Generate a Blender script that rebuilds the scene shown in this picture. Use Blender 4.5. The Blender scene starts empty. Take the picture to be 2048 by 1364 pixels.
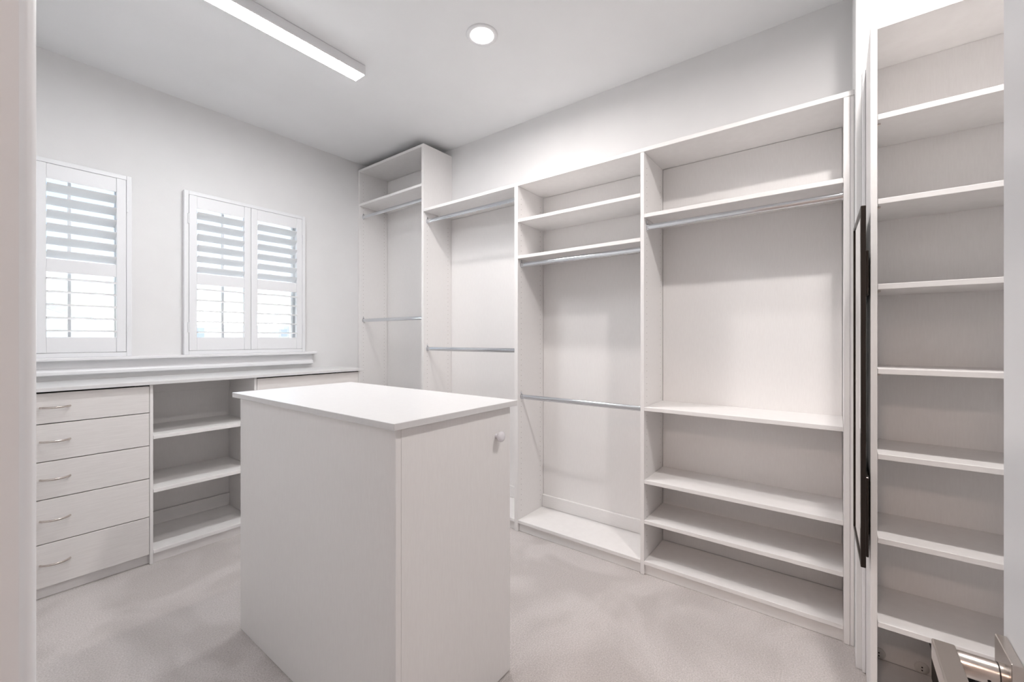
import bpy, bmesh, math, random
from mathutils import Vector
random.seed(7)
D = bpy.data
S = bpy.context.scene
C = S.collection

# ---------------------------------------------------------------- camera
# x runs along the window wall, y along the hanging wall, z up
cam_d = D.cameras.new('camera'); cam = D.objects.new('camera', cam_d); C.objects.link(cam)
F_PX, VP1 = 850.0, 1673.0
cam_d.sensor_width = 36.0; cam_d.lens = F_PX / 2048 * 36
cam_d.shift_y = -5.0 / 2048
cam_d.clip_start = 0.02
cam.location = (0, 0, 1.18)
_n = math.hypot(VP1-1024, F_PX)
fx, fy = F_PX/_n, (VP1-1024)/_n                # forward direction
cam.rotation_euler = (math.pi/2, 0, math.atan2(fy, fx) - math.pi/2)
S.camera = cam

# ---------------------------------------------------------------- world, sun, exposure
W = D.worlds.new('world'); S.world = W; W.use_nodes = True
nt = W.node_tree; nt.nodes.clear()
sky = nt.nodes.new('ShaderNodeTexSky'); sky.sky_type = 'NISHITA'
sky.sun_disc = False; sky.sun_elevation = math.radians(46); sky.sun_rotation = math.radians(25)
sky.air_density = 1.0; sky.dust_density = 0.8; sky.ozone_density = 1.4
bg = nt.nodes.new('ShaderNodeBackground'); bg.inputs['Strength'].default_value = 0.145
wo = nt.nodes.new('ShaderNodeOutputWorld')
nt.links.new(sky.outputs[0], bg.inputs[0]); nt.links.new(bg.outputs[0], wo.inputs[0])
sun_d = D.lights.new('sun', 'SUN'); sun = D.objects.new('sun', sun_d); C.objects.link(sun)
sun_d.energy = 44.0; sun_d.angle = 0.01; sun_d.color = (1, .985, .97)
sun.rotation_euler = Vector((math.cos(math.radians(46))*math.sin(math.radians(25)), math.cos(math.radians(46))*math.cos(math.radians(25)),
                             math.sin(math.radians(46)))).to_track_quat('Z', 'Y').to_euler()   # stands high outside the windows
sun.location = (4, 12, 14)

S.view_settings.view_transform = 'Standard'
S.view_settings.look = 'None'
S.view_settings.gamma = 1.0
S.view_settings.use_curve_mapping = False
S.view_settings.exposure = 0.68
L_LINEAR, W_DOWN, L_HALL_FILL = 50.0, 7.6, 48.0

# ---------------------------------------------------------------- materials
def new_mat(name):
    m = D.materials.new(name); m.use_nodes = True
    return m, m.node_tree, m.node_tree.nodes['Principled BSDF']
def principled(name, col, rough=.5, metal=0.0, spec=.5):
    m, t, b = new_mat(name)
    b.inputs['Base Color'].default_value = (*col, 1); b.inputs['Roughness'].default_value = rough
    b.inputs['Metallic'].default_value = metal; b.inputs['Specular IOR Level'].default_value = spec
    return m
def textured(name, c1, c2, scale, stretch=(1, 1, 1), rough=.5, bump=0.0, bscale=None, spec=.5, detail=3):
    m, t, b = new_mat(name)
    tc = t.nodes.new('ShaderNodeTexCoord'); mp = t.nodes.new('ShaderNodeMapping')
    mp.inputs['Scale'].default_value = stretch
    n = t.nodes.new('ShaderNodeTexNoise'); n.inputs['Scale'].default_value = scale; n.inputs['Detail'].default_value = detail
    r = t.nodes.new('ShaderNodeValToRGB')
    r.color_ramp.elements[0].position = .3; r.color_ramp.elements[1].position = .7
    r.color_ramp.elements[0].color = (*c1, 1); r.color_ramp.elements[1].color = (*c2, 1)
    L = t.links.new
    L(tc.outputs['Object'], mp.inputs[0]); L(mp.outputs[0], n.inputs['Vector']); L(n.outputs['Fac'], r.inputs[0])
    L(r.outputs[0], b.inputs['Base Color'])
    b.inputs['Roughness'].default_value = rough; b.inputs['Specular IOR Level'].default_value = spec
    if bump:
        n2 = t.nodes.new('ShaderNodeTexNoise'); n2.inputs['Scale'].default_value = bscale or scale; n2.inputs['Detail'].default_value = 4
        L(mp.outputs[0], n2.inputs['Vector'])
        bp = t.nodes.new('ShaderNodeBump'); bp.inputs['Strength'].default_value = bump; bp.inputs['Distance'].default_value = .002
        L(n2.outputs['Fac'], bp.inputs['Height']); L(bp.outputs[0], b.inputs['Normal'])
    return m
def emitter(name, col, strength):
    m = D.materials.new(name); m.use_nodes = True; t = m.node_tree; t.nodes.clear()
    e = t.nodes.new('ShaderNodeEmission'); e.inputs[0].default_value = (*col, 1); e.inputs[1].default_value = strength
    o = t.nodes.new('ShaderNodeOutputMaterial'); t.links.new(e.outputs[0], o.inputs[0])
    return m

M = {}
M['wall'] = textured('wall_paint', (.785, .78, .782), (.805, .80, .802), 6, rough=.85, bump=.08, bscale=260, spec=.2)
M['ceiling'] = textured('ceiling_paint', (.86, .865, .875), (.88, .885, .895), 4, rough=.9, bump=.08, bscale=220, spec=.2)
M['melamine'] = textured('white_melamine', (.835, .815, .808), (.86, .842, .835), 30, (9, 9, 1), rough=.42, bump=.03, bscale=60, spec=.4)
M['melamine_h'] = textured('white_melamine_horizontal', (.835, .815, .808), (.86, .842, .835), 30, (1, 1, 9), rough=.42, bump=.03, bscale=60, spec=.4)
M['drawer'] = textured('pale_wood_grain_melamine', (.765, .735, .722), (.825, .797, .785), 9, (1.2, 1.2, 26), rough=.45, bump=.05, bscale=12, spec=.35)
M['top'] = textured('white_laminate_top', (.70, .693, .695), (.72, .713, .715), 20, (3, 3, 1), rough=.28, spec=.5)
M['trim'] = principled('white_gloss_paint', (.80, .80, .815), .32)
M['shutter'] = principled('white_shutter_paint', (.82, .825, .845), .38)
def louver_mat():
    m, t, b = new_mat('white_polymer_louver')
    b.inputs['Base Color'].default_value = (.84, .845, .86, 1); b.inputs['Roughness'].default_value = .4
    tl = t.nodes.new('ShaderNodeBsdfTranslucent'); tl.inputs[0].default_value = (.96, .95, .94, 1)
    mx = t.nodes.new('ShaderNodeMixShader'); mx.inputs[0].default_value = .68
    o = t.nodes['Material Output']
    t.links.new(b.outputs[0], mx.inputs[1]); t.links.new(tl.outputs[0], mx.inputs[2]); t.links.new(mx.outputs[0], o.inputs[0])
    return m
M['louver'] = louver_mat()
M['door'] = principled('door_paint', (.70, .71, .73), .3)
M['chrome'] = principled('polished_chrome', (.70, .72, .75), .12, 1.0)
M['nickel'] = principled('satin_nickel', (.62, .57, .53), .24, 1.0)
M['bronze'] = principled('dark_bronze', (.028, .02, .016), .22, .55)
M['mirror'] = principled('mirror_glass', (.93, .94, .94), .02, 1.0)
M['hole'] = principled('drilled_hole_shade', (.42, .39, .37), .8)
M['dark'] = principled('black_plastic', (.012, .011, .011), .4)
M['gap'] = principled('dark_gap_shade_and_screw', (.03, .025, .022), .8)  # near-black shade colour for seams and small recesses, also the dark set screw
M['knob'] = principled('white_porcelain', (.82, .80, .84), .22)
M['cap'] = principled('white_plastic', (.70, .68, .66), .4)
M['linear'] = emitter('linear_led_glow', (.975, .985, 1), L_LINEAR)
M['down'] = emitter('downlight_glow', (1, .955, .925), 9.0)
M['hall_fill'] = emitter('hall_fill_glow', (1, .76, .64), L_HALL_FILL)  # glow of the added fill lamp in the hall
M['house'] = textured('pale_render', (.56, .56, .57), (.62, .62, .63), 2, rough=.9)
M['roof'] = textured('grey_roof_tiles', (.52, .515, .52), (.60, .595, .60), 3, (1, 6, 6), rough=.9)
M['ground'] = textured('pale_ground', (.30, .30, .29), (.35, .35, .34), .4, rough=1)
M['outglass'] = principled('distant_window_glass', (.42, .46, .53), .2)

def carpet():
    m, t, b = new_mat('beige_cut_pile_carpet')
    L = t.links.new
    tc = t.nodes.new('ShaderNodeTexCoord')
    big = t.nodes.new('ShaderNodeTexNoise'); big.inputs['Scale'].default_value = 2.3; big.inputs['Detail'].default_value = 2
    big.inputs['Distortion'].default_value = 1.2
    fine = t.nodes.new('ShaderNodeTexNoise'); fine.inputs['Scale'].default_value = 190; fine.inputs['Detail'].default_value = 3
    L(tc.outputs['Object'], big.inputs['Vector']); L(tc.outputs['Object'], fine.inputs['Vector'])
    r1 = t.nodes.new('ShaderNodeValToRGB'); e = r1.color_ramp.elements
    e[0].position = .40; e[1].position = .58
    e[0].color = (.545, .507, .495, 1); e[1].color = (.64, .60, .59, 1)
    L(big.outputs['Fac'], r1.inputs[0])
    r2 = t.nodes.new('ShaderNodeValToRGB'); e = r2.color_ramp.elements
    e[0].position = .3; e[1].position = .72; e[0].color = (.78, .77, .76, 1); e[1].color = (1.08, 1.08, 1.08, 1)
    L(fine.outputs['Fac'], r2.inputs[0])
    mx = t.nodes.new('ShaderNodeMixRGB'); mx.blend_type = 'MULTIPLY'; mx.inputs[0].default_value = 1
    L(r1.outputs[0], mx.inputs[1]); L(r2.outputs[0], mx.inputs[2]); L(mx.outputs[0], b.inputs['Base Color'])
    b.inputs['Roughness'].default_value = 1; b.inputs['Specular IOR Level'].default_value = .05
    b.inputs['Sheen Weight'].default_value = .25
    bp = t.nodes.new('ShaderNodeBump'); bp.inputs['Strength'].default_value = .55; bp.inputs['Distance'].default_value = .006
    L(fine.outputs['Fac'], bp.inputs['Height']); L(bp.outputs[0], b.inputs['Normal'])
    return m
M['carpet'] = carpet()

def pane_glass():
    m = D.materials.new('clear_pane_glass'); m.use_nodes = True; t = m.node_tree; t.nodes.clear(); L = t.links.new
    tr = t.nodes.new('ShaderNodeBsdfTransparent'); tr.inputs[0].default_value = (.93, .96, .97, 1)
    gl = t.nodes.new('ShaderNodeBsdfGlossy'); gl.inputs['Roughness'].default_value = .01
    fr = t.nodes.new('ShaderNodeFresnel'); fr.inputs[0].default_value = 1.45
    mx = t.nodes.new('ShaderNodeMixShader'); o = t.nodes.new('ShaderNodeOutputMaterial')
    L(fr.outputs[0], mx.inputs[0]); L(tr.outputs[0], mx.inputs[1]); L(gl.outputs[0], mx.inputs[2]); L(mx.outputs[0], o.inputs[0])
    return m
M['glass'] = pane_glass()

# ---------------------------------------------------------------- mesh helpers
def add_box(bm, x0, x1, y0, y1, z0, z1):
    v = [bm.verts.new(p) for p in ((x0,y0,z0),(x1,y0,z0),(x1,y1,z0),(x0,y1,z0),(x0,y0,z1),(x1,y0,z1),(x1,y1,z1),(x0,y1,z1))]
    for f in ((3,2,1,0),(4,5,6,7),(0,1,5,4),(1,2,6,5),(2,3,7,6),(3,0,4,7)):
        bm.faces.new([v[i] for i in f])
    return v
def root_loc(p):
    l = Vector((0, 0, 0))
    while p is not None:
        l += p.location; p = p.parent
    return l
def finish(name, bm, mat, parent=None, bevel=0.0, segs=1, smooth=False):
    """link a bmesh (world coordinates) as one mesh object under parent"""
    if bevel:
        bmesh.ops.bevel(bm, geom=list(bm.edges), offset=bevel, segments=segs, profile=.5, affect='EDGES', clamp_overlap=True)
    off = root_loc(parent)
    if off.length: bmesh.ops.translate(bm, vec=-off, verts=list(bm.verts))
    bmesh.ops.recalc_face_normals(bm, faces=list(bm.faces))
    me = D.meshes.new(name); bm.to_mesh(me); bm.free()
    me.materials.append(M[mat] if isinstance(mat, str) else mat)
    if smooth:
        for p in me.polygons: p.use_smooth = True
    o = D.objects.new(name, me); C.objects.link(o)
    if parent is not None: o.parent = parent
    return o
def box(name, x0, x1, y0, y1, z0, z1, mat, parent=None, bevel=.001, segs=1):
    bm = bmesh.new(); add_box(bm, min(x0,x1), max(x0,x1), min(y0,y1), max(y0,y1), min(z0,z1), max(z0,z1))
    return finish(name, bm, mat, parent, bevel, segs)
def boxes(name, lst, mat, parent=None):
    bm = bmesh.new()
    for b in lst: add_box(bm, *b)
    return finish(name, bm, mat, parent)
def add_prism(bm, pts, d0, d1, axis):
    """extrude closed 2-D outline pts along axis ('x','y','z') from d0 to d1"""
    def P(a, b, d): return {'x': (d, a, b), 'y': (a, d, b), 'z': (a, b, d)}[axis]
    lo = [bm.verts.new(P(a, b, d0)) for a, b in pts]; hi = [bm.verts.new(P(a, b, d1)) for a, b in pts]
    n = len(pts)
    bm.faces.new(lo); bm.faces.new(hi[::-1])
    for i in range(n): bm.faces.new((lo[i], lo[(i+1) % n], hi[(i+1) % n], hi[i]))
def ellipse(ca, cb, ra, rb, n=20, rot=0.0):
    out = []
    for i in range(n):
        t = 2*math.pi*i/n; a, b = ra*math.cos(t), rb*math.sin(t)
        out.append((ca + a*math.cos(rot) - b*math.sin(rot), cb + a*math.sin(rot) + b*math.cos(rot)))
    return out
def add_lathe(bm, prof, org, axis, n=24):
    """prof: (radius, height) list turned about axis through org"""
    ax = Vector(axis).normalized(); u = ax.orthogonal().normalized(); w = ax.cross(u); org = Vector(org)
    rings = []
    for r, h in prof:
        c = org + ax*h
        rings.append([bm.verts.new(c + (u*math.cos(2*math.pi*i/n) + w*math.sin(2*math.pi*i/n))*max(r, 1e-5)) for i in range(n)])
    for a, b in zip(rings, rings[1:]):
        for i in range(n): bm.faces.new((a[i], a[(i+1) % n], b[(i+1) % n], b[i]))
    bm.faces.new(rings[0]); bm.faces.new(rings[-1][::-1])
def add_sweep(bm, path, ra, rb, n=8, up=(0, 0, 1)):
    path = [Vector(p) for p in path]; up = Vector(up); rings = []
    for i, p in enumerate(path):
        t = (path[min(i+1, len(path)-1)] - path[max(i-1, 0)]).normalized()
        s = t.cross(up).normalized(); q = s.cross(t)
        rings.append([bm.verts.new(p + s*ra*math.cos(2*math.pi*k/n) + q*rb*math.sin(2*math.pi*k/n)) for k in range(n)])
    for a, b in zip(rings, rings[1:]):
        for i in range(n): bm.faces.new((a[i], a[(i+1) % n], b[(i+1) % n], b[i]))
    bm.faces.new(rings[0]); bm.faces.new(rings[-1][::-1])
def smooth_by_angle(o, deg=40):
    me = o.data
    for p in me.polygons: p.use_smooth = True
    bm = bmesh.new(); bm.from_mesh(me)
    for e in bm.edges:
        e.smooth = not (len(e.link_faces) == 2 and e.calc_face_angle(0) > math.radians(deg))
    bm.to_mesh(me); bm.free()
    return o
def thing(name, label, cat, loc, group=None):
    o = D.objects.new(name, None); C.objects.link(o); o.location = loc
    o.empty_display_size = .1
    o['label'] = label; o['category'] = cat
    if group: o['group'] = group
    return o
def tag(o, label, cat, group=None):
    o['label'] = label; o['category'] = cat
    if group: o['group'] = group
    return o
def struct(o, label=None):
    o['kind'] = 'structure'
    if label: o['label'] = label
    return o
def copy_part(o, parent, dx=0, dy=0, dz=0):
    c = o.copy(); C.objects.link(c); c.parent = parent
    c.location = o.location + Vector((dx, dy, dz))
    for ch in [k for k in o.children]:
        g = ch.copy(); C.objects.link(g); g.parent = c
    return c

# ---------------------------------------------------------------- the room
XF, XB = 2.085, 2.378            # front and back of the hanging system
YA = 3.245                       # window wall
H = 2.672                        # ceiling
JX, JY = 1.957, -.055            # wall that steps forward behind the shoe shelves
YE = -1.25                       # end wall, hidden by the open door
DW0, DW1 = -.205, .600           # doorway
XW = -.09                        # room side of the door wall, left of its pier

def quadfloor(name, x0, x1, y0, y1, z, t, mat):
    return box(name, x0, x1, y0, y1, z-t, z, mat, bevel=0)
struct(box('floor', -2.9, 2.55, -2.1, 3.42, -.10, 0, 'carpet', bevel=0), 'pale beige cut-pile carpet with faint vacuum marks')
struct(box('ceiling', -2.9, 2.55, -2.1, 3.42, H, H+.12, 'ceiling', bevel=0), 'flat white painted ceiling')

# window wall with two openings
OZ0, OZ1 = 1.112, 2.078
WIN = [(-.112, .590), (.884, 1.592)]
lst = [(-.25, 2.55, YA, YA+.10, 0, OZ0), (-.25, 2.55, YA, YA+.10, OZ1, H),
       (-.25, WIN[0][0], YA, YA+.10, OZ0, OZ1), (WIN[0][1], WIN[1][0], YA, YA+.10, OZ0, OZ1), (WIN[1][1], 2.55, YA, YA+.10, OZ0, OZ1)]
struct(boxes('wall_left', lst, 'wall'), 'pale grey painted wall with two shuttered windows')
struct(box('wall_right', XB, XB+.17, JY-.02, YA, 0, H, 'wall', bevel=0), 'pale grey wall behind the hanging sections')
struct(box('wall_right_return', JX, XB+.17, YE, JY, 0, H, 'wall', bevel=.002), 'pale grey wall stepping forward behind the shoe shelves')
struct(box('wall_end', -2.9, JX, YE-.15, YE, 0, H, 'wall', bevel=0))
# door wall with a short pier beside the doorway
struct(boxes('wall_front', [(-.25, XW, .74, YA, 0, H), (-.13, .030, DW1+.02, .74, 0, H), (-.13, .030, YE, DW0-.02, 0, H),
                            (-.13, .030, DW0-.02, DW1+.02, 2.085, H)], 'wall'))
struct(boxes('trim_1', [(-.14, .0357, DW1, DW1+.02, 0, 2.085), (-.14, .0357, DW0-.02, DW0, 0, 2.085), (-.14, .0357, DW0, DW1, 2.065, 2.085)],
             'trim'), 'white painted door jamb')
def casing(name, pts, mat='trim'):
    bm = bmesh.new()
    add_prism(bm, pts, 0, 2.15, 'z')
    return struct(smooth_by_angle(finish(name, bm, mat)), 'white painted door casing with a rounded edge')
ry = DW1 + .004
casing('trim_2', [(.030, ry), (.040, ry), (.0436, ry+.0012), (.0462, ry+.0038), (.0472, ry+.0075), (.0472, ry+.05), (.042, ry+.066), (.030, ry+.066)])
casing('trim_3', [(.030, DW0-.004), (.030, DW0-.07), (.042, DW0-.07), (.047, DW0-.054), (.047, DW0-.012), (.040, DW0-.004)])
# hall behind the camera
struct(box('wall_hall', -3.0, -2.9, -2.1, 3.42, 0, H, 'wall', bevel=0))
struct(box('wall_hall_side', -2.9, -.25, 1.75, 1.85, 0, H, 'wall', bevel=0))

# windows behind the shutters
def window(n, x0, x1, mull, label):
    y0 = YA+.045
    f = boxes(f'window_{n}', [(x0, x0+.035, y0, y0+.05, OZ0, OZ1), (x1-.035, x1, y0, y0+.05, OZ0, OZ1),
                              (x0+.035, x1-.035, y0, y0+.05, OZ0, OZ0+.035), (x0+.035, x1-.035, y0, y0+.05, OZ1-.035, OZ1)], 'trim')
    struct(f, label)
    box('mullion', mull-.006, mull+.006, y0+.012, y0+.034, OZ0+.035, OZ1-.035, 'trim', f, .001)
    for a, b in ((x0+.035, mull-.006), (mull+.006, x1-.035)):
        box('pane', a, b, y0+.022, y0+.026, OZ0+.035, OZ1-.035, 'glass', f, 0)
window(1, WIN[0][0], WIN[0][1], .375, 'window behind the left pair of shutters')
window(2, WIN[1][0], WIN[1][1], 1.10, 'window behind the right pair of shutters')

# window stool and apron below both windows
bm = bmesh.new()
add_prism(bm, [(YA, 1.061), (YA-.052, 1.061), (YA-.056, 1.065), (YA-.056, 1.075), (YA-.052, 1.079), (YA, 1.079)], -.2, 1.697, 'x')
struct(finish('trim_4', bm, 'trim'), 'long white window stool under both windows')
bm = bmesh.new()
add_prism(bm, [(YA, 1.061), (YA-.016, 1.061), (YA-.016, 1.022), (YA-.020, 1.017), (YA-.030, 1.010), (YA-.034, 1.004), (YA-.034, .990), (YA-.030, .986), (YA, .986)], -.19, 1.676, 'x')
struct(finish('trim_5', bm, 'trim'), 'moulded white apron under the window stool')

# ---------------------------------------------------------------- plantation shutters
def shutters(label, x0, x1):
    t = thing('plantation_shutter', label, 'shutter', ((x0+x1)/2, YA-.02, OZ0), None)
    yf, yb = YA-.034, YA-.002          # frame front/back
    zo0, zo1 = 1.079, 2.105
    fw = .024
    bm = bmesh.new()
    for b in ((x0, x0+fw, yf, yb, zo0, zo1), (x1-fw, x1, yf, yb, zo0, zo1), (x0+fw, x1-fw, yf, yb, zo0, zo0+fw), (x0+fw, x1-fw, yf, yb, zo1-fw, zo1)):
        add_box(bm, *b)
    finish('outer_frame', bm, 'shutter', t, .002)
    xm = (x0+x1)/2
    pz0, pz1 = 1.1046, 2.0796
    py0, py1 = YA-.036, YA-.010
    lv_mesh = None
    for side, (a, b) in enumerate(((x0+fw+.0014, xm-.0010), (xm+.0010, x1-fw-.0014))):
        sa, sb = a+.041, b-.041          # louvre opening
        p = box('panel_stile', a, sa, py0, py1, pz0, pz1, 'shutter', t, .002)
        box('panel_stile', sb, b, py0, py1, pz0, pz1, 'shutter', t, .002)
        box('top_rail', sa, sb, py0+.003, py1-.003, 2.004, pz1, 'shutter', t, .0015)
        box('bottom_rail', sa, sb, py0+.003, py1-.003, pz0, 1.187, 'shutter', t, .0015)
        box('middle_rail', sa, sb, py0+.003, py1-.003, 1.525, 1.592, 'shutter', t, .0015)
        yc = (py0+py1)/2
        for zc, ang in [(1.9605-.0686*i, -34) for i in range(6)] + [(1.4905-.0678*i, -3) for i in range(5)]:
            bm = bmesh.new()
            # ang<0: room-side edge up
            pts = ellipse(yc, zc, .0315, .0048, 16, math.radians(ang))
            add_prism(bm, pts, sa+.001, sb-.001, 'x')
            smooth_by_angle(finish('louver', bm, 'louver', t), 50)
        hx = a-.004 if side == 0 else b+.004
        for hz in (1.25, 1.93):
            bm = bmesh.new(); add_lathe(bm, [(.0042, -.032), (.0042, .032)], (hx, py0-.001, hz), (0, 0, 1), 10)
            finish('hinge', bm, 'shutter', t)
        bm = bmesh.new()
    return t
shutters('white plantation shutters on the window nearest the doorway', -.135, .615)
shutters('white two-panel plantation shutters on the window near the tall tower', .860, 1.616)

# ---------------------------------------------------------------- hanging wall
def holes(parent, face_y, ny, xs, z0, z1, axis_gap=.032):
    bm = bmesh.new()
    n = int((z1-z0)/axis_gap)
    for x in xs:
        for i in range(n):
            z = z0 + i*axis_gap
            y = face_y + ny*.00025
            vs = [bm.verts.new((x + .0026*math.cos(k*math.pi/3), y, z + .0026*math.sin(k*math.pi/3))) for k in range(6)]
            bm.faces.new(vs)
    o = finish('shelf_pin_holes', bm, 'hole', parent); o['kind'] = 'stuff'
    return o
def rod(parent, y0, y1, z, x=None):
    x = XF+.036 if x is None else x
    bm = bmesh.new(); add_prism(bm, ellipse(x, z, .0075, .0140, 20), y0+.001, y1-.001, 'y')
    r = smooth_by_angle(finish('hanging_rod', bm, 'chrome', parent), 50)
    for ya, d in ((y0, 1), (y1, -1)):
        bm = bmesh.new()
        add_prism(bm, ellipse(x, z, .0110, .0172, 20), ya + d*.0002, ya + d*.003, 'y')
        add_prism(bm, ellipse(x, z, .0092, .0156, 20), ya + d*.003, ya + d*.012, 'y')
        add_box(bm, x-.005, x+.005, min(ya+d*.0002, ya+d*.003), max(ya+d*.0002, ya+d*.003), z+.012, z+.030)
        finish('rod_socket', bm, 'chrome', r, 0)
    return r
def shelf(parent, y0, y1, ztop, name='shelf', t=.019, xf=XF, xb=XB, mat='melamine_h'):
    return box(name, xf, xb-.0085, y0+.0005, y1-.0005, ztop-t, ztop, mat, parent, .0012)
def base(parent, y0, y1, rail=True, top=2.1115):
    box('back_panel', XB-.0075, XB-.0005, y0+.0022, y1-.0022, .072, top-.0015, 'melamine', parent, 0)
    shelf(parent, y0, y1, .071, 'bottom_shelf')
    box('toe_kick', XF+.014, XF+.030, y0+.0005, y1-.0005, 0.001, .0515, 'melamine_h', parent, 0)
    if rail: box('back_rail', XB-.024, XB-.0078, y0+.0005, y1-.0005, .0725, .150, 'melamine_h', parent, .001)
def gable(parent, y0, y1, ztop, name='side_panel'):
    return box(name, XF, XB-.001, y0, y1, .001, ztop, 'melamine', parent, .001)
HX = (XF+.037, XB-.045)

# tall tower in the far corner
t = thing('hanging_tower', 'tall white hanging tower in the far corner reaching almost to the ceiling', 'closet unit', (XF+.14, 2.83, 0))
gable(t, 2.410, 2.432, 2.614); gable(t, 3.223, 3.243, 2.614)
box('top_panel', XF, XB-.001, 2.4325, 3.2225, 2.594, 2.614, 'melamine_h', t, .001)
shelf(t, 2.432, 3.223, 2.324)
rod(t, 2.432, 3.223, 2.220); rod(t, 2.432, 3.223, 1.335)
base(t, 2.432, 3.223, top=2.594)
holes(t, 3.223, -1, HX, .12, 2.56)
holes(t, 2.410, -1, HX, .12, 2.08)

TOPZ = 2.132
o = box('long_top_shelf', XF-.001, XB-.001, JY+.0005, 2.4085, 2.112, TOPZ, 'melamine_h', None, .0012)
tag(o, 'long white top shelf running over the three lower hanging sections', 'shelf')

t = thing('double_hanging_section', 'white double hanging section with two bare rods beside the tall tower', 'closet unit', (XF+.14, 2.0, 0))
gable(t, 1.548, 1.574, 2.1115)
rod(t, 1.574, 2.410, 2.048); rod(t, 1.574, 2.410, 1.105)
base(t, 1.574, 2.410)

t = thing('hanging_section', 'white hanging section with two open shelves above two rods, middle of the wall', 'closet unit', (XF+.14, 1.16, 0))
gable(t, .763, .782, 2.1115)
shelf(t, .782, 1.548, 1.909); shelf(t, .782, 1.548, 1.686)
rod(t, .782, 1.548, 1.634); rod(t, .782, 1.548, .822)
base(t, .782, 1.548)
holes(t, 1.548, -1, HX, .12, 2.08)

t = thing('hanging_section', 'wide white hanging section with one rod and low open shelves beside the bronze mirror', 'closet unit', (XF+.14, .37, 0))
gable(t, -.041, -.022, 2.1115)
box('filler_strip', XF+.001, XF+.019, JY+.001, -.0415, .001, 2.1115, 'melamine', t, .001)
for z in (1.802, .838, .475, .275): shelf(t, -.022, .763, z)
rod(t, -.022, .763, 1.742)
base(t, -.022, .763, rail=False)
holes(t, .763, -1, HX, .12, 2.08)

# ---------------------------------------------------------------- shoe shelves beside the door
SXF, SXB = 1.696, JX-.001
t = thing('shoe_shelf_unit', 'tall narrow white open shelf unit beside the open door', 'shelf unit', ((SXF+SXB)/2, -.45, 0))
GY0, GY1 = -.0985, -.0825
box('side_panel', SXF, SXB, GY0, GY1, .001, 2.134, 'melamine', t, .001)
box('side_panel', SXF, SXB, -.90, -.884, .001, 2.134, 'melamine', t, .001)
box('top_panel', SXF, SXB, -.8835, GY0-.0005, 2.117, 2.134, 'melamine_h', t, .001)
box('back_panel', SXB-.006, SXB-.0005, -.8835, GY0-.0018, .068, 2.1165, 'melamine', t, 0)
for z in (1.859, 1.603, 1.345, 1.089, .831, .577, .322):
    s = box('shelf', SXF+.001, SXB-.0065, -.8835, GY0-.001, z-.0165, z, 'melamine_h', t, .001)
    bm = bmesh.new(); add_lathe(bm, [(.003, 0), (.003, .009)], (SXF+.03, GY0-.0002, z-.020), (0, -1, 0), 8)
    finish('shelf_pin', bm, 'nickel', t)
box('bottom_shelf', SXF+.001, SXB-.0065, -.8835, GY0-.001, .051, .067, 'melamine_h', t, .001)
box('toe_kick', SXF+.014, SXF+.03, -.8835, GY0-.001, .001, .0505, 'melamine_h', t, 0)
box('scribe_strip', SXB-.014, SXB, GY1+.0003, GY1+.010, .001, 2.128, 'trim', t, .002)
for y in (-.117, -.2255):
    bm = bmesh.new(); add_lathe(bm, [(.0185, 0), (.0185, .003), (.0165, .0055), (.006, .0065)], (SXB-.0062, y, .0865), (-1, 0, 0), 24)
    c = smooth_by_angle(finish('cover_cap', bm, 'cap', t), 50)
    for dz in (.004, -.006):
        bm = bmesh.new(); add_lathe(bm, [(.0022, 0), (.0022, .001)], (SXB-.0062-.0064, y, .0865+dz), (-1, 0, 0), 10)
        finish('screw_hole', bm, 'gap', c)

bm = bmesh.new(); add_box(bm, 1.735, 1.935, -.47, -.246, .068, .182)
o = thing('storage_box', 'black lidded box on the bottom shoe shelf behind the door lever', 'box', (1.835, -.35, .068))
finish('box_body', bm, 'dark', o, .006, 2)
box('lid', 1.729, 1.941, -.476, -.240, .1825, .198, 'dark', o, .004, 2)

# ---------------------------------------------------------------- pull-out mirror
t = thing('pull_out_mirror', 'dark bronze framed pull-out mirror mounted on the side of the shoe shelves', 'mirror', (1.77, -.058, .45))
mx0, my0, mx1, my1 = 1.622, -.0630, 1.944, -.0535     # near and far ends
mz0, mz1 = .505, 1.572
ln = math.hypot(mx1-mx0, my1-my0); ux, uy = (mx1-mx0)/ln, (my1-my0)/ln; nx, ny = -uy, ux
def obox(name, a0, a1, n0, n1, z0, z1, mat, parent, bev):
    bm = bmesh.new()
    v = add_box(bm, a0, a1, n0, n1, z0, z1)
    for q in v:
        a, n, z = q.co
        q.co = (mx0 + ux*a + nx*n, my0 + uy*a + ny*n, z)
    return finish(name, bm, mat, parent, bev, 2)
fwid, ft = .013, .0062
obox('frame_bar', 0, fwid, -ft, ft, mz0, mz1, 'bronze', t, .0018)
obox('frame_bar', ln-fwid, ln, -ft, ft, mz0, mz1, 'bronze', t, .0018)
obox('frame_bar', fwid+.0002, ln-fwid-.0002, -ft, ft, mz1-fwid, mz1, 'bronze', t, .0018)
obox('frame_bar', fwid+.0002, ln-fwid-.0002, -ft, ft, mz0, mz0+fwid, 'bronze', t, .0018)
obox('mirror_pane', fwid+.0003, ln-fwid-.0003, -.003, .003, mz0+fwid+.0003, mz1-fwid-.0003, 'mirror', t, 0)
for z0, z1 in ((1.309, 1.442), (.531, .768)):
    sl = box('slide_rail', 1.64, 1.93, -.0760, -.0695, z0, z1, 'bronze', t, .0015)
    box('slide_arm', 1.75, 1.90, GY1+.0003, -.0762, z0+.03, z1-.03, 'bronze', sl, .001)

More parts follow.
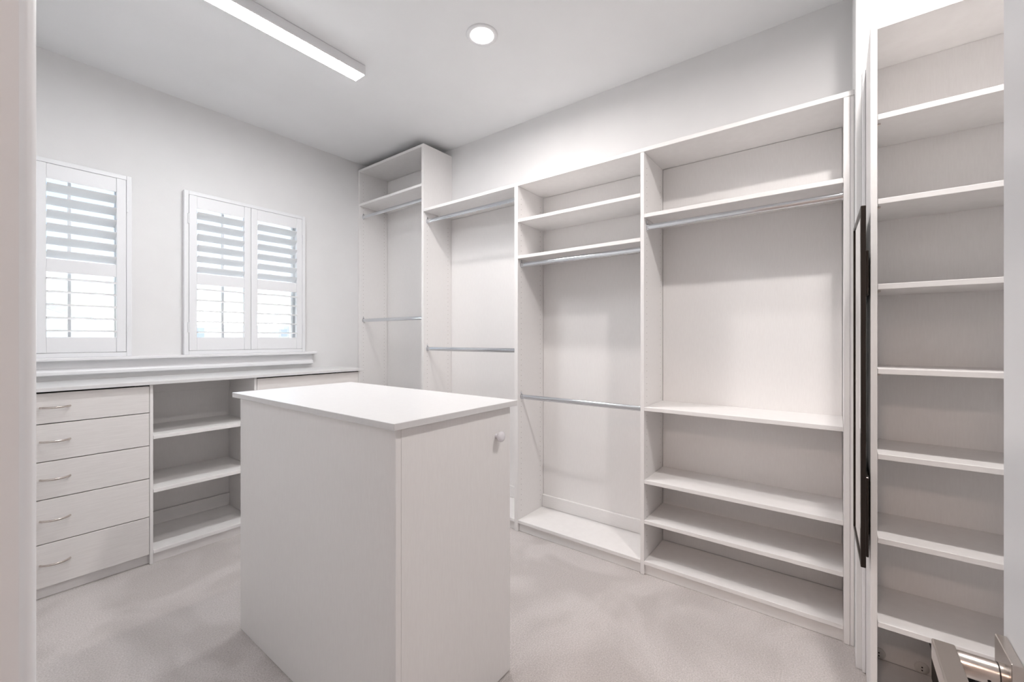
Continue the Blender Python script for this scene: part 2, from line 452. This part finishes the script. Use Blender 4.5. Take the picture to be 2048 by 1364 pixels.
# ---------------------------------------------------------------- low cabinets under the windows
YF = 2.842                      # drawer faces
CX0, CX1 = XW+.004, 1.843
def bow_handle(parent, cx, z, half=.048):
    pts = []
    for i in range(17):
        a = -1 + i/8
        pts.append((cx + half*a, YF - .004 - .026*math.cos(a*math.pi/2)**.75 if abs(a) < 1 else YF - .002, z))
    bm = bmesh.new(); add_sweep(bm, pts, .0036, .0048, 10)
    return smooth_by_angle(finish('bow_handle', bm, 'nickel', parent), 60)
def carcass(t, x0, x1, left=True, right=True):
    if left: box('side_panel', x0, x0+.014, YF+.001, YA-.002, .001, .9385, 'melamine', t, .001)
    if right: box('side_panel', x1-.014, x1, YF+.001, YA-.002, .001, .9385, 'melamine', t, .001)
    a, b = x0+.0145, x1-.0145
    box('toe_kick', a, b, YF+.028, YF+.044, .001, .052, 'melamine_h', t, 0)
SEAM = [.9335, .793, .622, .451, .251, .054]
t = thing('drawer_chest', 'white chest of five drawers with curved metal handles under the window', 'cabinet', (.26, 3.04, 0))
carcass(t, CX0, .6285)
box('seam_shade_sheet', CX0+.015, .614, YF+.30, YF+.31, .06, .93, 'gap', t, 0)  # near-black sheet added inside so the drawer seams look shaded
for a, b in zip(SEAM, SEAM[1:]):
    d = box('drawer_front', CX0+.0155, .6125, YF, YF+.018, b+.0020, a-.0020, 'drawer', t, .0008)
    bow_handle(d, .2775, (a+b)/2 + (.004 if a > .9 else .006))
t = thing('open_shelf_cabinet', 'low white open cabinet with two shelves between the drawer fronts', 'cabinet', (.87, 3.04, 0))
OX0, OX1 = .6295, 1.1285
box('side_panel', OX1-.014, OX1, YF+.001, YA-.002, .001, .9385, 'melamine', t, .001)
for z in (.671, .390):
    box('shelf', OX0, OX1-.0145, YF+.002, YA-.003, z-.019, z, 'melamine_h', t, .0012)
box('bottom_shelf', OX0, OX1-.0145, YF+.002, YA-.003, .052, .071, 'melamine_h', t, .0012)
box('toe_kick', OX0, OX1-.0145, YF+.016, YF+.032, .001, .0515, 'melamine_h', t, 0)
box('back_rail', OX0, OX1-.0145, YA-.021, YA-.003, .0725, .150, 'melamine_h', t, .001)
box('back_panel', OX0, OX1-.0145, YA-.0028, YA-.0006, .15, .9385, 'melamine', t, 0)
box('back_rail', OX0, OX1-.0145, YA-.021, YA-.003, .8585, .9385, 'melamine_h', t, .001)
t = thing('drawer_chest', 'white chest of wide drawers half hidden behind the island', 'cabinet', (1.49, 3.04, 0))
carcass(t, OX1+.0005, CX1, left=False)
box('seam_shade_sheet', OX1+.015, CX1-.015, YF+.30, YF+.31, .06, .93, 'gap', t, 0)  # same dark sheet, shade for the seams of the wide drawers
S2 = [.9335, .640, .347, .054]
for a, b in zip(S2, S2[1:]):
    d = box('drawer_front', OX1+.002, CX1-.016, YF, YF+.018, b+.0020, a-.0020, 'drawer', t, .0008)
    bow_handle(d, 1.486, (a+b)/2)
o = box('countertop', XW+.002, 1.862, YF-.020, YA-.001, .9395, .957, 'top', None, .0012)
tag(o, 'long white countertop over the low cabinets under the windows', 'countertop')

# ---------------------------------------------------------------- island
t = thing('closet_island', 'tall white island cabinet standing alone on the carpet', 'island', (.95, 1.42, 0))
IX0, IX1, IY0, IY1 = .703, 1.196, .922, 1.925
IZ = .9405
box('side_panel', IX0, IX0+.018, IY0, IY1, .001, IZ, 'melamine', t, .001)
box('side_panel', IX1-.018, IX1, IY0+.019, IY1, .001, IZ, 'melamine', t, .001)
box('end_panel', IX0+.0185, IX1-.0185, IY1-.018, IY1, .001, IZ, 'melamine', t, .001)
box('bottom_panel', IX0+.0185, IX1-.0185, IY0+.02, IY1-.0185, .05, .068, 'melamine_h', t, 0)
d = box('cabinet_door', IX0+.0184, IX1, IY0, IY0+.018, .004, IZ-.003, 'melamine', t, .001)
bm = bmesh.new()
add_lathe(bm, [(.0085, 0), (.0075, .005), (.0072, .008), (.0125, .0115), (.0165, .016), (.0178, .0205), (.0165, .025), (.0115, .0280), (.0045, .0294)],
          (1.120, IY0, .848), (0, -1, 0), 28)
smooth_by_angle(finish('knob', bm, 'knob', d), 60)['label'] = 'round white knob'
box('countertop', .685, 1.218, .905, 1.958, IZ+.0005, .960, 'top', t, .0012)

# ---------------------------------------------------------------- ceiling lights
def linear_light(y, label, dx=0):
    t = thing('linear_ceiling_light', label, 'ceiling light', (.905+dx, y, H))
    x0, x1 = .447+dx, 1.362+dx
    box('housing', x0, x1, y-.047, y+.047, H-.052, H-.0005, 'trim', t, .003)
    box('diffuser', x0+.006, x1-.006, y-.041, y+.041, H-.0535, H-.0522, 'linear', t, 0)
    for xa in (x0+.0002, x1-.0058):
        box('end_cap', xa, xa+.0055, y-.043, y+.043, H-.0545, H-.0522, 'trim', t, .0004)
linear_light(2.093, 'long white linear light fixed to the ceiling near the windows')
def downlight(x, y, label, watts):
    t = thing('recessed_downlight', label, 'ceiling light', (x, y, H), 'recessed downlights')
    bm = bmesh.new()
    n = 40; prof = [(.056, -.0005), (.078, -.0005), (.0775, -.003), (.070, -.0062), (.0575, -.0045)]
    rings = [[bm.verts.new((x + r*math.cos(2*math.pi*i/n), y + r*math.sin(2*math.pi*i/n), H + h)) for i in range(n)] for r, h in prof]
    for k in range(len(rings)):
        a, b = rings[k], rings[(k+1) % len(rings)]
        for i in range(n): bm.faces.new((a[i], a[(i+1) % n], b[(i+1) % n], b[i]))
    smooth_by_angle(finish('trim_ring', bm, 'trim', t), 60)
    bm = bmesh.new(); add_lathe(bm, [(.0545, -.001), (.054, -.0045), (.050, -.0075), (.040, -.009)], (x, y, H), (0, 0, 1), 40)
    finish('lens', bm, 'down', t)
    ld = D.lights.new('downlight_beam', 'AREA'); ld.shape = 'DISK'; ld.size = .09; ld.energy = watts
    ld.color = (1, .955, .925); ld.spread = math.radians(172)
    lo = D.objects.new('downlight_beam', ld); C.objects.link(lo); lo.parent = t; lo.location = (0, 0, -.0105)
downlight(1.571, 1.385, 'small round recessed ceiling downlight with white ring', W_DOWN)
downlight(1.22, -.16, 'recessed ceiling downlight in front of the shoe shelves', W_DOWN*1.6)
t = thing('hall_fill_lamp', 'added warm fill lamp, unseen in the hall behind the doorway', 'ceiling light', (-1.5, .3, H))  # out of view, added to throw warm light on the doorway side
bm = bmesh.new(); add_lathe(bm, [(.17, -.001), (.17, -.02)], (-1.5, .3, H), (0, 0, 1), 32); finish('fill_lamp_base', bm, 'nickel', t)
bm = bmesh.new(); add_lathe(bm, [(.16, -.0205), (.158, -.05), (.13, -.08), (.08, -.098), (.02, -.105)], (-1.5, .3, H), (0, 0, 1), 32)
smooth_by_angle(finish('fill_lamp_dome', bm, 'hall_fill', t), 60)

# ---------------------------------------------------------------- open door with lever
DY = -.1575
door = struct(box('door_1', .008, .7555, DY-.036, DY, .012, 2.05, 'door', bevel=.002), 'open white door seen almost edge on')
rz0, rz1 = .774, .834
r = box('handle_rose', .681, .7415, DY+.0002, DY+.0098, rz0, rz1, 'nickel', door, .0008)
r['label'] = 'square satin nickel plate'
bm = bmesh.new(); add_lathe(bm, [(.0128, 0), (.0128, .034), (.0122, .036)], (.7115, DY+.0098, .802), (0, 1, 0), 32)
smooth_by_angle(finish('handle_neck', bm, 'nickel', r), 50)
bm = bmesh.new(); add_lathe(bm, [(.01295, 0), (.01295, .0012)], (.7115, DY+.0128, .802), (0, 1, 0), 32)
finish('handle_groove', bm, 'gap', r)
bm = bmesh.new(); add_lathe(bm, [(.0016, 0), (.0016, .0004)], (.7115-.0128, DY+.022, .797), (-1, 0, -.25), 10)
finish('set_screw', bm, 'gap', r)
bm = bmesh.new(); add_box(bm, .585, .7245, DY+.0450, DY+.0655, .790, .8145)
finish('handle_lever', bm, 'nickel', r, .0016, 2)
for hz in (.25, 1.05, 1.85):
    bm = bmesh.new(); add_lathe(bm, [(.006, -.045), (.006, .045)], (.0005, DY+.004, hz), (0, 0, 1), 12)
    finish('hinge', bm, 'nickel', door)

# ---------------------------------------------------------------- what is seen through the windows
struct(box('ground', -120, 120, 6, 160, -3.4, -3.2, 'ground', bevel=0))
def house(label, x0, x1, y0, y1, eave, ridge, wins, ridge_axis='x'):
    zg = -3.2
    t = thing('house', label, 'house', ((x0+x1)/2, (y0+y1)/2, zg), 'houses outside')
    box('wall', x0, x1, y0, y1, zg, eave, 'house', t, 0)
    bm = bmesh.new(); e = .5
    if ridge_axis == 'x':
        ym = (y0+y1)/2
        add_prism(bm, [(y0-e, eave-.1), (y0-e, eave+.1), (ym, ridge), (y1+e, eave+.1), (y1+e, eave-.1)], x0-e, x1+e, 'x')
    else:
        xm = (x0+x1)/2
        add_prism(bm, [(x0, eave), (xm, ridge-.3), (x1, eave)], y0, y0+.3, 'y')
        finish('gable_wall', bm, 'house', t); bm = bmesh.new()
        add_prism(bm, [(x0-e, eave-.25), (x0-e, eave), (xm, ridge), (x1+e, eave), (x1+e, eave-.25), (xm, ridge-.28)], y0-e, y1+e, 'y')
    finish('roof', bm, 'roof', t)
    for (a, b, c, d) in wins:
        w = box('window', a-.08, b+.08, y0-.05, y0-.002, c-.08, d+.08, 'house', t, 0)
        box('pane', a, b, y0-.065, y0-.051, c, d, 'outglass', w, 0)
house('pale house with a gabled roof and paired windows beyond the right shutters', 13.8, 22.0, 38, 48, 2.25, 3.9,
      [(17.0, 17.5, 1.35, 2.0), (17.65, 18.15, 1.35, 2.0)], 'y')
house('long pale house with a low roof beyond the right window', 7.0, 12.9, 30, 36, 1.9, 3.1, [(8.2, 9.0, .9, 1.8)], 'x')
house('pale house with a gabled roof beyond the left shutters', -2.0, 4.4, 26, 34, 1.5, 3.2, [(.8, 1.6, .4, 1.2)], 'y')
house('low pale house far behind the left shutters', 4.8, 9.2, 41, 48, 1.7, 3.0, [(6.0, 6.8, .6, 1.4)], 'y')
